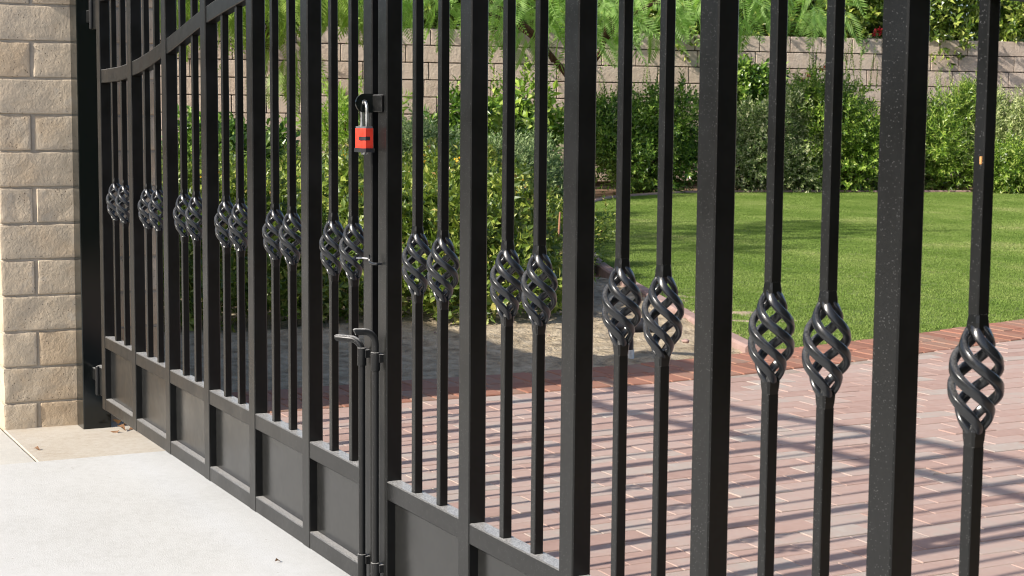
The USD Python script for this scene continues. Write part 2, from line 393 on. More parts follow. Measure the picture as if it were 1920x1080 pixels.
pp, pz = px_of(np.c_[pc, np.full(len(pc), G)])
vis = (pz > .5) & (pp[:, 0] > 380) & (pp[:, 0] < 1990) & (pp[:, 1] < 1130) & (pp[:, 1] > 500)
order = np.argsort(np.where(vis, pz, 1e6))
first = set(order[:300].tolist())
rest = []
for i, (a, b, c, d) in enumerate(pav):
    dz = RNG.normal(0, .0006); t1, t2 = RNG.normal(0, .004, 2)
    v, f = bev(a + RNG.uniform(0, .0012), b - RNG.uniform(0, .0012), c + RNG.uniform(0, .0015), d - RNG.uniform(0, .0015), G - .05, G + dz, .0016)
    top = v[:, 2] > G - .02
    v[top, 2] += (v[top, 0] - (a + b) / 2) * t1 + (v[top, 1] - (c + d) / 2) * t2 * .6
    if i in first:
        obj("paving_brick", (v, f), "paver_clay", drive)
    else:
        rest.append((i, v, f))
# the rest in eight tones: one mesh each would read as one brick colour, so the colour comes per island there
ISLANDS.add("paver_clay_far")
look("paver_clay_far", {"g": ("geometry", {}), "at": ("attribute", {"attribute": "rnd"}), "n": ("noise_texture", {"scale": 22.0, "detail": 6.0}), "mr": ("map_range", {"from_min": .3, "from_max": .7, "clamp": True}), "m": ("mix_float", {"fac": .72}),
                        "r": ("rgb_ramp", {"ramp": [(0, (.345, .225, .185)), (.35, (.41, .28, .235)), (.65, (.43, .32, .275)), (.85, (.405, .34, .295)), (1, (.44, .39, .345))]}),
                        "f": ("noise_texture", {"scale": 220.0, "detail": 4.0}), "b": ("bump", {"strength": .8, "distance": .0012}), "p": ("principled_bsdf", {"roughness": .9, "specular_ior_level": .3})},
     [("g.position", "n.vector"), ("n.fac", "mr.value"), ("mr.result", "m.a"), ("at.fac", "m.b"), ("m.result", "r.fac"), ("r.color", "p.base_color"), ("g.position", "f.vector"), ("f.fac", "b.height"), ("b.normal", "p.normal")])
tag(obj("far_paving_bricks", cat([(v, f) for _, v, f in rest]), "paver_clay_far", drive), kind="stuff")

edge = thing("brick_border", (-2.6, 3, G), "double row of red brown bricks edging the paving", kind="structure")
for r_, (xa, xb) in enumerate(((-2.598, -2.352), (-2.846, -2.602))):
    y = .305 + .04 * r_; k = 0
    while y < 9.0:
        v, f = bev(xa + RNG.uniform(0, .003), xb - RNG.uniform(0, .003), y + .002, y + .0985, G - .05, G + .004 + RNG.normal(0, .0012), .004)
        v[:, 0] += bow_at(v[:, 1])
        if y < 7.2:
            obj("border_brick", (v, f), "border_brick", edge)
        y += .102; k += 1

# garden soil bed: a gently uneven sheet
def sheet(x0, x1, y0, y1, n, m, zf):
    X, Y = np.meshgrid(np.linspace(x0, x1, n), np.linspace(y0, y1, m), indexing="ij")
    v = np.stack([X, Y, zf(X, Y)], -1).reshape(-1, 3)
    i = np.arange(n - 1)[:, None] * m + np.arange(m - 1)[None]
    f = np.stack([i, i + m, i + m + 1, i + 1], -1).reshape(-1, 4)
    return v, np.vstack([f[:, [0, 1, 2]], f[:, [0, 2, 3]]])


soil_z = lambda X, Y: G - .012 + .07 * (fbm(np.stack([X * 2.2, Y * 2.2, 0 * X], -1), 4, 3) - .5) * np.clip((-2.95 - X) * 2, .1, 1) + .030 * (fbm(np.stack([X * 12, Y * 14, 0 * X], -1), 3, 5) - .5)
v, f = sheet(-7.0, -2.855, .12, 4.6, 170, 180, soil_z)
bow_ = lambda y: -2.852 + bow_at(y)
keep = v[:, 0] < bow_(v[:, 1]) + .02
v[:, 0] = np.minimum(v[:, 0], bow_(v[:, 1]) - .001)
tag(obj("soil_bed", (v, f), "garden_soil", smooth=True), "sandy soil strip beside the brick border", kind="structure")
v, f = sheet(-22, -6.9, .0, 24, 60, 60, lambda X, Y: G - .05 + .06 * (fbm(np.stack([X, Y, 0 * X], -1), 3, 9) - .5))
tag(obj("planting_bed", (v, f), "bark_mulch", smooth=True), "dark mulch ground under the shrubs", kind="structure")

# lawn
CURB = np.array([(-2.99, 3.42), (-4.09, 3.80), (-4.9, 4.10), (-6.0, 4.51), (-8.0, 5.35), (-10.0, 6.45), (-13.0, 8.1), (-14.7, 9.05), (-15.66, 9.74), (-16.45, 10.5), (-17.0, 11.45), (-17.4, 12.5), (-17.25, 13.3), (-16.65, 15.3), (-16.0, 17.4), (-14.7, 21.6)])
from scipy.interpolate import PchipInterpolator, CubicSpline
s_ = np.r_[0, np.cumsum(np.linalg.norm(np.diff(CURB, axis=0), axis=1))]
cs = CubicSpline(s_, CURB)
CC = cs(np.linspace(0, s_[-1], 160))
LAWN = Polygon(np.vstack([CC, [(-5.0, 21.6), (-2.85 + float(bow_at(9)), 9.0)] + [(-2.850 + float(bow_at(q)), q) for q in np.linspace(8.5, 3.5, 12)]])).buffer(0)
tag(obj("lawn_ground", prism(LAWN.buffer(-.001), -.14, G + .0), "lawn_sheet"), "green lawn ground behind the paving", kind="structure")


def ribbon(line, half, z0, z1, c=.012):
    t = np.gradient(line, axis=0); t /= np.linalg.norm(t, axis=1, keepdims=True); nn = np.c_[-t[:, 1], t[:, 0]]
    prof = [(-half, z0), (-half, z1 - c), (-half + c, z1), (half - c, z1), (half, z1 - c), (half, z0)]
    v = np.array([[*(p + nn_ * o), z] for p, nn_ in zip(line, nn) for o, z in prof]); m = len(prof); f = []
    for i in range(len(line) - 1):
        for j in range(m - 1):
            a = i * m + j; f += [(a, a + 1, a + m + 1), (a, a + m + 1, a + m)]
    for b in (0, (len(line) - 1) * m):
        f += [(b, b + k, b + k + 1) for k in range(1, m - 1)]
    return v, np.array(f)


tag(obj("lawn_curb", ribbon(CC[:130], .042, -.14, G + .032), "curb_concrete"), "pinkish concrete edging strip curving around the lawn", "kerb")

# grass: many small tufts
def tuft(rng, n=16, h=.011, r=.055):
    parts = []
    for _ in range(n):
        a = rng.uniform(0, 6.28); q = rng.uniform(0, r); b = np.array([math.cos(a) * q, math.sin(a) * q, 0]); d = rng.uniform(0, 6.28)
        hh = h * rng.uniform(.6, 1.25); lean = rng.uniform(.1, .8) * hh; w = .0024
        s = np.array([math.cos(d), math.sin(d), 0]); wv = np.array([-s[1], s[0], 0]) * w
        m = b + s * lean * .35 + [0, 0, hh * .6]; e = b + s * lean + [0, 0, hh]
        parts.append((np.array([b - wv, b + wv, m + wv * .8, m - wv * .8, e]), np.array([[0, 1, 2], [0, 2, 3], [3, 2, 4]])))
    return cat(parts)


pi = UsdGeom.PointInstancer.Define(stage, number("/World/grass"))
protos = []
for k in range(5):
    v, f = tuft(np.random.default_rng(40 + k))
    gm = usdkit.mesh(stage, f"/World/grass/tuft_{k:03d}" if k else "/World/grass/tuft", (v, f), LOOK["grass_blade"]); islands(gm)
    protos.append(gm.GetPath())
pi.CreatePrototypesRel().SetTargets(protos)
g = np.random.default_rng(11)
N = 190000
q = np.c_[g.uniform(-17.5, -2.9, N), g.uniform(3.4, 21.0, N)]
pp, pz = px_of(np.c_[q, np.full(N, G)])
q = q[(pz > 1) & (pp[:, 0] > 980) & (pp[:, 0] < 2050)]
q = q[shapely.contains_xy(LAWN.buffer(-.012), q[:, 0], q[:, 1])]
n = len(q); ang = g.uniform(0, 6.28, n); sc = g.uniform(.75, 1.3, n)
pi.CreateProtoIndicesAttr(Vt.IntArray.FromNumpy(g.integers(0, 5, n).astype(np.int32)))
pi.CreatePositionsAttr(Vt.Vec3fArray.FromNumpy(np.c_[q, np.full(n, G - .002)].astype(np.float32)))
pi.CreateOrientationsAttr(Vt.QuathArray([Gf.Quath(float(math.cos(a / 2)), 0.0, 0.0, float(math.sin(a / 2))) for a in ang]))
pi.CreateScalesAttr(Vt.Vec3fArray.FromNumpy(np.repeat(sc[:, None], 3, 1).astype(np.float32)))
tag(pi, "short green mown grass of the lawn", "grass", kind="stuff")

# ------------------------------------------------------------------ brick pillar on the left and the wall beside it
PX0, PX1, PY0, PY1 = -2.99, -2.41, -.275, .30


def rough_block(x0, x1, y0, y1, z0, z1, seed, amp=.0065, face="x"):
    """A slumped block: the visible face is a grid with soft uneven edges and a rough front."""
    nu, nv = 20, 13
    edge_ = lambda q: np.r_[0, .012, np.linspace(.05, .95, q - 4), .988, 1]
    u, w = np.meshgrid(edge_(nu), edge_(nv), indexing="ij")
    ex = np.minimum(np.minimum(u, 1 - u) * (y1 - y0 if face == "x" else x1 - x0), np.minimum(w, 1 - w) * (z1 - z0))
    a0, a1 = (y0, y1) if face == "x" else (x0, x1)
    A = a0 + u * (a1 - a0); Z = z0 + w * (z1 - z0)
    P = np.stack([A * 14, Z * 14, 0 * A + seed * 3.1], -1)
    dep = amp * (fbm(P, 4, seed) - .5) * 1.6 - .0035 * np.exp(-ex / .0025)
    wob = .007 * (noise(np.stack([A * 18, Z * 18, 0 * A + seed], -1), seed + 5) - .5)
    bord = (u == 0) | (u == 1) | (w == 0) | (w == 1)
    A2 = np.where((u == 0) | (u == 1), A + wob * .8 + np.where(u == 0, .002, -.002), A); Z2 = np.where((w == 0) | (w == 1), Z + wob * .6, Z)
    if face == "x":
        F = np.stack([x1 + dep, A2, Z2], -1); B = np.stack([np.full_like(A, x1 - .05), A2, Z2], -1)
    else:
        F = np.stack([A2, y0 - dep, Z2], -1); B = np.stack([A2, np.full_like(A, y0 + .05), Z2], -1)
    v = F.reshape(-1, 3); i = (np.arange(nu - 1)[:, None] * nv + np.arange(nv - 1)[None]).reshape(-1)
    f = np.vstack([np.stack([i, i + nv, i + nv + 1], 1), np.stack([i, i + nv + 1, i + 1], 1)])
    ring = [k * nv for k in range(nu)] + [(nu - 1) * nv + k for k in range(1, nv)] + [k * nv + nv - 1 for k in range(nu - 2, -1, -1)] + [k for k in range(nv - 2, 0, -1)]
    back = len(v) + np.arange(len(ring)); v = np.vstack([v, B.reshape(-1, 3)[ring]])
    rg = np.array(ring); r2 = np.roll(rg, -1); b2 = np.roll(back, -1)
    f = np.vstack([f, np.stack([rg, back, r2], 1), np.stack([r2, back, b2], 1)])
    if face == "y":
        f = f[:, ::1]
    return v, f


pil = thing("brick_pillar", (-2.7, 0, G), "tan slump block gate pillar with grey mortar joints behind the black post", "pillar")
obj("mortar_core", bev(PX0 + .006, PX1 - .006, PY0 + .006, PY1 - .006, -.2, 1.62, .004), "pillar_mortar", pil)
zs = [-.12, .034] + [.034 + .1308 * k for k in range(1, 13)]
JT = .0042
for k in range(len(zs) - 1):
    z0, z1 = zs[k] + JT, zs[k + 1] - JT
    if k % 2 == 1:
        spans = [(PY0, .126), (.126, PY1)]
    else:
        spans = [(PY0, -.150 + RNG.uniform(-.004, .004)), (-.150, PY1)]
    for j, (a, b) in enumerate(spans):
        obj("block", rough_block(0, PX1, a + (JT if j else 0), b - JT * (1 if j < len(spans) - 1 else 0), z0, z1, k * 3 + j + 1), "pillar_block", pil, smooth=40)
    xs = [PX0, PX1 - .20, PX1] if k % 2 else [PX0, PX0 + .2, PX1]
    for a, b in zip(xs[:-1], xs[1:]):
        obj("block", rough_block(a + JT, b - JT * .3, PY0, 0, z0, z1, k * 5 + int(a * 100) % 7 + 60, face="y"), "pillar_block", pil, smooth=40)
obj("cap", bev(PX0 - .03, PX1 + .03, PY0 - .03, PY1 + .03, 1.606, 1.67, .01), "concrete_grey", pil)

# garden wall running on from the pillar (only its shade reaches the picture)
gw = thing("garden_wall", (-6, 0, G), "tan slump block garden wall beside the gate pillar", "wall")
obj("wall_body", bev(-5.3, PX0 - .003, -.10, .08, -.3, 1.42, .006), "pillar_block", gw)
obj("wall_cap", bev(-5.33, PX0 - .004, -.12, .10, 1.422, 1.47, .008), "concrete_grey", gw)

# ------------------------------------------------------------------ gate post
post = thing("gate_post", (-2.358, .04, G), "glossy black square steel gate post fixed to the pillar", "post")
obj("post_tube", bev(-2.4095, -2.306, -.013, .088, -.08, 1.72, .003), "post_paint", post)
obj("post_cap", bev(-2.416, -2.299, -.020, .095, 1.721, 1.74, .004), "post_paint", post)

# ------------------------------------------------------------------ gate leaves
S, W, DEP = .41, .0488, .0362
cx_ = .463
_rail = PchipInterpolator([-3, 0, .45, .85, 1.24, 1.66, 2.01, 2.25, 2.60], [1.35, 1.472, 1.455, 1.412, 1.362, 1.287, 1.236, 1.218, 1.213])
rail_z = lambda X: _rail(np.abs(np.asarray(X) - cx_)) if np.ndim(X) else float(_rail(abs(X - cx_)))
BZ, BH, BR = .7905, .131, .0345          # basket centre, height, radius
RZ0, RZ1 = .275, .316


def basket(x, y, zc, seed):
    parts = []
    n = 44
    t = np.linspace(0, 1, n)
    prof = np.sin(np.pi * t) ** .92
    rr = .0050 + (BR - .0058 - .0050) * prof
    ph0 = .35 + RNG.uniform(-.14, .14); zc = zc + RNG.normal(0, .0012); turn = RNG.normal(0, .02)
    for k in range(4):
        a = ph0 + k * np.pi / 2 + 2 * np.pi * (.94 + turn) * t
        z = zc + BH / 2 - BH * t
        pts = np.stack([x + rr * np.cos(a), y + rr * np.sin(a), z], 1)
        # a slightly flattened square bar that turns with the twist
        T = np.gradient(pts, axis=0); T /= np.linalg.norm(T, axis=1, keepdims=True)
        O = np.stack([np.cos(a), np.sin(a), 0 * a], 1); O -= T * (O * T).sum(1, keepdims=True); O /= np.linalg.norm(O, axis=1, keepdims=True)
        B = np.cross(T, O)
        pr = []
        for i in range(12):
            q = 2 * np.pi * i / 12; c_, s_2 = math.cos(q), math.sin(q)
            pr.append((np.sign(c_) * abs(c_) ** .58, np.sign(s_2) * abs(s_2) ** .58))
        pr = np.array(pr); rb = .0043 + .0010 * prof
        V = pts[:, None] + O[:, None] * (pr[:, 0] * .95)[None, :, None] * rb[:, None, None] + B[:, None] * (pr[:, 1] * 1.22)[None, :, None] * rb[:, None, None]
        m = 12; i = np.arange(m); j = (i + 1) % m; F = []
        for r in range(n - 1):
            A, C = r * m, (r + 1) * m
            F += [np.stack([A + i, A + j, C + j], 1), np.stack([A + i, C + j, C + i], 1)]
        parts.append((V.reshape(-1, 3), np.concatenate(F)))
    V, F = cat(parts)
    tm = trimesh.Trimesh(V, F, process=False); trimesh.repair.fix_normals(tm, multibody=True)
    return tm.vertices, tm.faces


def collars(x, y, zc):
    parts = []
    for s in (1, -1):                       # welded collars
        z = zc + s * BH / 2
        hw = .0088
        zz = [z - s * .012, z - s * .005, z + s * .004, z + s * .0135]; w_ = [.0085, .0108, .0102, hw + .0002]
        ring = np.array([(c_, s_2) for c_, s_2 in ((1, .72), (.72, 1), (-.72, 1), (-1, .72), (-1, -.72), (-.72, -1), (.72, -1), (1, -.72))])
        V = np.array([[x + p[0] * w, y + p[1] * w, zq] for zq, w in zip(zz, w_) for p in ring]); m = 8; i = np.arange(m); j = (i + 1) % m; F = []
        for r in range(3):
            A, C = r * m, (r + 1) * m
            F += [np.stack([A + i, A + j, C + j], 1), np.stack([A + i, C + j, C + i], 1)]
        F.append(np.stack([np.full(m - 2, 0), np.arange(1, m - 1), np.arange(2, m)], 1)); F.append(np.stack([np.full(m - 2, 3 * m), 3 * m + np.arange(1, m - 1), 3 * m + np.arange(2, m)], 1))
        F = np.concatenate(F)
        parts.append((V, F))
    V, F = cat(parts)
    tm = trimesh.Trimesh(V, F, process=False); trimesh.repair.fix_normals(tm, multibody=True)
    return tm.vertices, tm.faces


def curved_rail(x0, x1, off, y0, y1, h=.046):
    X = np.linspace(x0, x1, 46); zc = rail_z(X) + off; c = .002
    prof = [(y0, -h / 2 + c), (y0, h / 2 - c), (y0 + c, h / 2), (y1 - c, h / 2), (y1, h / 2 - c), (y1, -h / 2 + c), (y1 - c, -h / 2), (y0 + c, -h / 2)]
    V = np.array([[a, y, z + dz] for a, z in zip(X, zc) for y, dz in prof]); m = 8; i = np.arange(m); j = (i + 1) % m; F = []
    for r in range(len(X) - 1):
        A, C = r * m, (r + 1) * m
        F += [np.stack([A + i, C + j, A + j], 1), np.stack([A + i, C + i, C + j], 1)]
    for b, fl in ((0, 1), ((len(X) - 1) * m, -1)):
        q = np.stack([np.full(m - 2, b), b + np.arange(1, m - 1), b + np.arange(2, m)], 1); F.append(q[:, ::fl])
    return V, np.concatenate(F)


def gate_leaf(label, posts, bays, base):
    """posts: left edges of the wide uprights; bays: (left post, right post) pairs that carry two pickets and a panel."""
    t = thing("gate_leaf", base, label, "gate", "the two leaves of the driveway gate")
    x0, x1 = min(posts), max(posts) + W
    for p in posts:
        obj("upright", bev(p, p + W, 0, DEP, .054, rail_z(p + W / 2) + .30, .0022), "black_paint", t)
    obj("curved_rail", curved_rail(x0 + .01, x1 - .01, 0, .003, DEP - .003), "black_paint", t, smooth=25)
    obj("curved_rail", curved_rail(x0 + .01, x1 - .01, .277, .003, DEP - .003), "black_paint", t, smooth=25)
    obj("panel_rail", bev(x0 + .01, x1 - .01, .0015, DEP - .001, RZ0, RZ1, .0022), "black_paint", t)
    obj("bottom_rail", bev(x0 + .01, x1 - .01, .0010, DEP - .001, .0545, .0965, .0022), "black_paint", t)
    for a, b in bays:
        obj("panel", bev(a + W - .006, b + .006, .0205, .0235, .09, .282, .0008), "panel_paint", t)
        g1, g2 = (.161, .286)
        for off in (g1, g2):
            xp = a + off + .0088 + (.012 if abs(a - 2.119) < .01 and off == g2 else 0)
            yp = DEP / 2
            h = .0088
            lo = bev(xp - h, xp + h, yp - h, yp + h, RZ1 - .01, BZ - BH / 2 - .012, .0012); hi = bev(xp - h, xp + h, yp - h, yp + h, BZ + BH / 2 + .012, rail_z(xp) + .277, .0012)
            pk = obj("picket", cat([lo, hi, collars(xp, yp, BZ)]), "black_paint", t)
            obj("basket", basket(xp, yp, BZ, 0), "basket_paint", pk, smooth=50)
    return t


LP = [-2.062] + [-S * k for k in (4, 3, 2, 1, 0)] + [.398]
RP = [.480] + [.889 + S * k for k in range(5)] + [.889 + S * 5]
left = gate_leaf("far left leaf of the black gate, carrying the drop rod beside the padlock", LP, list(zip(LP[:-1], LP[1:])), (-2.06, 0, .054))
right = gate_leaf("near right leaf of the black gate, with the red padlock's bracket", RP, list(zip(RP[:-1], RP[1:])), (2.99, 0, .054))

# hinges on the left leaf
for z in (.145, 1.43):
    h = obj("hinge", cat([bev(-2.305, -2.10, .022, .034, z - .022, z + .022, .002), bev(-2.152, -2.06, .004, .030, z - .052, z + .052, .003)]), "black_paint", left)
    obj("hinge_pin", tube([[-2.125, -.001, z - .052], [-2.125, -.001, z - .048], [-2.125, -.001, z + .048], [-2.125, -.001, z + .052]], [.005, .008, .008, .005], 12), "rod_paint", h, smooth=40)

# drop rods in front of the meeting uprights
def drop_rod(parent, x, y, ztop, hd, ht):
    hd = np.array(hd, float); hd /= np.linalg.norm(hd)
    p0 = np.array([x, y, ztop]); pts = [[x, y, -.02], [x, y, .3], [x, y, ztop - .034]]
    for a in np.linspace(0, np.pi / 2, 9):
        pts.append(np.array([x, y, ztop - .030]) + hd * .028 * (1 - math.cos(a)) + np.array([0, 0, .028 * math.sin(a)]))
    e = pts[-1] + hd * ht; pts += [e - hd * .002 + np.array([0, 0, .001]), e]
    rad = [.0075] * (len(pts) - 1) + [.0068]
    r = obj("drop_rod", tube(pts, rad, 14), "rod_paint", parent, smooth=40)
    for za, zb in ((.552, .592), (.075, .135)):
        n = 16; zz = [za, za + .001, zb - .001, zb]
        obj("rod_sleeve", tube([[x, y, q] for q in zz], [.0086, .0100, .0100, .0086], n), "rod_paint", r, smooth=35)
        obj("bracket", bev(x - .006, x + .012, y + .004, .003, zb - .022, zb - .004, .001), "rod_paint", r)
    return r


drop_rod(left, .4235, -.0140, .612, (-.75, -.62, -.02), .036)
drop_rod(right, .5020, -.0145, .640, (-.10, -1, -.03), .018)

# hasp: bracket plate across the gap and an eye tab standing out to the street
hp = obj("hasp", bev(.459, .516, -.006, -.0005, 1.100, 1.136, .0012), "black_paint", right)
th = np.linspace(-np.pi / 2, np.pi / 2, 14)
tab = Polygon([(0, -.020)] + [(.022 + .020 * math.cos(a), .020 * math.sin(a)) for a in th] + [(0, .020)]).difference(Point(.022, .002).buffer(.0062))
tv, tf = prism(tab, 0, .0045)
tv = np.stack([.4625 + tv[:, 2], -.002 - tv[:, 0], 1.118 + tv[:, 1]], 1)
tt = trimesh.Trimesh(tv, tf, process=True); trimesh.repair.fix_normals(tt)
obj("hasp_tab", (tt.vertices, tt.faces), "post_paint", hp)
# small hook and catch between the leaves
obj("latch_hook", tube([[.503, -.001, .780], [.503, -.012, .780], [.495, -.016, .780], [.477, -.016, .781], [.471, -.016, .785], [.469, -.016, .797]], .0028, 8), "basket_paint", right, smooth=40)
obj("latch_pin", tube([[.43, .002, .785], [.42, -.010, .786], [.395, -.014, .784]], .0024, 8), "worn_steel", left, smooth=40)
# orange paint chip on the last picket in view
obj("rust_chip", bev(2.2925, 2.2955, .0075, .0095, 1.045, 1.054, .0004), "rust_orange", right)

# ------------------------------------------------------------------ padlock
lx, ly, lz = .4650, -.0245, 1.0445
pl = thing("padlock", (lx, ly, 1.014), "red and black padlock with steel shackle hanging from the gate bracket", "padlock")
c = .004
def lockbody(hx, hy, z0, z1, ch):
    poly = Polygon([(-hx, -hy + ch), (-hx + ch, -hy), (hx - ch, -hy), (hx, -hy + ch), (hx, hy - ch), (hx - ch, hy), (-hx + ch, hy), (-hx, hy - ch)])
    v, f = prism(poly, z0, z1)
    ca, sa = math.cos(.12), math.sin(.12)
    return np.c_[lx + v[:, 0] * ca - v[:, 1] * sa, ly + v[:, 0] * sa + v[:, 1] * ca, v[:, 2]], f
obj("body", lockbody(.0225, .0105, 1.0235, 1.0655, .002), "lock_red", pl)
obj("top_cap", lockbody(.0218, .0100, 1.0655, 1.0695, .003), "lock_grey", pl)
obj("base_rim", lockbody(.0245, .0122, 1.0150, 1.0237, .0025), "lock_black", pl)
obj("keyway", tube([[lx, ly, 1.0105], [lx, ly, 1.0152]], .007, 14), "steel", pl, smooth=40)
bv, bf = lockbody(.0232, .0112, 1.0402, 1.0480, .002); bv = bv.copy()
bv[:, 0] = np.maximum(bv[:, 0], lx + .003); bv[:, 1] = np.minimum(bv[:, 1], ly + .0055)
obj("black_plate", (bv, bf), "lock_black", pl)
for zz in (1.0386, 1.0496):
    bv, bf = lockbody(.0226, .0106, zz - .0004, zz + .0004, .002); bv = bv.copy(); bv[:, 0] = np.minimum(bv[:, 0], lx + .003)
    obj("groove_line", (bv, bf), "lock_black", pl)
sh = []
for a in np.linspace(0, np.pi, 17):
    sh.append([lx - .0145 * math.cos(a), ly, 1.1075 + .0145 * math.sin(a)])
sh = [[lx - .0145, ly, 1.066], [lx - .0145, ly, 1.090]] + sh + [[lx + .0145, ly, 1.090], [lx + .0145, ly, 1.066]]
obj("shackle", tube(sh, .0037, 12), "steel", pl, smooth=50)

# dry leaves caught at the foot of the post
lv = leaf(.55, .35, .25)
for i, (a, b, c_, sz, rz) in enumerate([(-2.245, .095, G + .014, .05, .4), (-2.215, .11, G + .022, .042, 2.2), (-2.19, .09, G + .010, .036, 4.0), (-2.265, .12, G + .032, .042, 5.2), (-2.16, .115, G + .012, .045, 1.2)]):
    fr = rot_frames(np.array([[math.cos(rz), math.sin(rz), .45 * math.sin(i * 2.1)]]) / math.sqrt(1 + (.45 * math.sin(i * 2.1)) ** 2), np.array([i * 1.3]))
    o = obj("dry_leaf", stamp(lv, np.array([[a, b, c_]]), fr, [sz]), "dry_leaf")
    tag(o, "curled brown dry leaf in the little heap behind the foot of the gate post", "leaf", "dry leaves at the foot of the post")

# ------------------------------------------------------------------ retaining wall
WA, WB = np.array([-20.95, 6.0]), np.array([-18.25, 20.2])
wd = (WB - WA) / np.linalg.norm(WB - WA); wn = np.array([wd[1], -wd[0]])      # towards the camera
wlen = np.linalg.norm(WB - WA)
CH = .266
ret = thing("retaining_wall", (-19.8, 12, G), "long low retaining wall of brownish concrete blocks at the back of the garden", "wall")


def on_wall(s, o, z):
    s = np.asarray(s, float)
    return np.stack([WA[0] + wd[0] * s + wn[0] * o, WA[1] + wd[1] * s + wn[1] * o, z], -1)


def wallify(vf):
    v, f = vf
    return on_wall(v[:, 0], v[:, 1], v[:, 2]), f[:, ::-1]


zt = 2.395
obj("joint_backing", wallify(bev(-7, wlen + 6, -.30, -.035, -.4, zt - .02, .004)), "wall_joint", ret)
hidden_blocks = []
kk = 0
for c in range(10):
    z1 = zt - CH * c; z0 = z1 - CH + .017
    s = -7.0 - (.0 if c % 2 else .27)
    while s < wlen + 6:
        L = .54 * RNG.uniform(.92, 1.08)
        if c == 9 or z1 < G: break
        v, f = bev(s + .007, s + L - .009, -.24, RNG.uniform(-.004, .004), z0, z1, .006)
        w = v.copy()
        v[:, 1] += np.where(v[:, 1] > -.1, .010 * (noise(np.c_[v[:, 0] * 3, v[:, 2] * 5, 0 * v[:, 0] + c]) - .5), 0)
        if .2 < s < wlen + .8 and c < 8:
            obj("block", wallify((v, f)), "wall_block", ret)
        else:
            hidden_blocks.append(wallify((v, f)))
        s += L; kk += 1
tag(obj("outer_blocks", cat(hidden_blocks), "wall_block", ret), kind="stuff")
# raised ground behind it
tv = on_wall(np.array([-14, wlen + 14, wlen + 14, -14.]), np.array([-.31, -.31, -30, -30.]), np.zeros(4))[:, :2]
tag(obj("terrace_ground", prism(Polygon(tv), .0, zt - .10), "bark_mulch"), "raised ground behind the retaining wall", kind="structure")


# ------------------------------------------------------------------ plants
def crown(rng, blobs, n, templates, size, up=.5, jitter=.5, inner=.40, lump=.30):
    """n leafy shoots spread through ellipsoids (cx,cy,cz,rx,ry,rz), thicker towards their outer shell."""
    B = np.array(blobs, float); vol = (B[:, 3] * B[:, 4] * B[:, 5]) ** .72; pick = rng.choice(len(B), n, p=vol / vol.sum())
    d = rng.normal(size=(n, 3)); d /= np.linalg.norm(d, axis=1, keepdims=True)
    r = np.where(rng.random(n) < inner, rng.uniform(.3, .9, n), rng.uniform(.82, 1.04, n))
    r = r * (1 + lump * 2 * (noise(d * 2.6 + pick[:, None] * 5.3) - .5) + lump * (noise(d * 6 + pick[:, None] * 3.1) - .5))
    P = B[pick, :3] + d * r[:, None] * B[pick, 3:]
    dirs = d * B[pick, 3:].min(1, keepdims=True) / B[pick, 3:] + np.array([0, 0, up]) + rng.normal(size=(n, 3)) * jitter
    dirs /= np.linalg.norm(dirs, axis=1, keepdims=True)
    ok = P[:, 2] > G + .01
    P, dirs = P[ok], dirs[ok]; m = len(P)
    k = rng.integers(0, len(templates), m); out = []
    fr = rot_frames(dirs, rng.uniform(0, 6.28, m)); sc = size * rng.uniform(.7, 1.25, m)
    for j in range(len(templates)):
        q = k == j
        if q.any(): out.append(stamp(templates[j], P[q], fr[q], sc[q]))
    return cat(out)


def stems(rng, base, tips, r0=.02):
    parts = []
    for t in tips:
        b = np.array(base) + np.r_[rng.uniform(-.06, .06, 2), 0]
        m = (b + t) / 2 + rng.normal(size=3) * .06
        c_ = np.array([b, b * .55 + m * .45, m, m * .5 + np.array(t) * .5, t]); parts.append(tube(c_, np.linspace(r0, r0 * .35, 5), 5))
    return cat(parts)


r = np.random.default_rng(21)
SH = [shoot(r, 9, .42, 1, .42, .9) for _ in range(4)]
SHB = [shoot(r, 7, .50, 1, .55, 1.0) for _ in range(4)]
SHN = [shoot(r, 12, .26, 1, .40, .8) for _ in range(4)]
SHS = [shoot(r, 10, .36, 1, .34, .8) for _ in range(4)]
FR = [frond(r, dr) for dr in (.15, .35, .6, .9)]


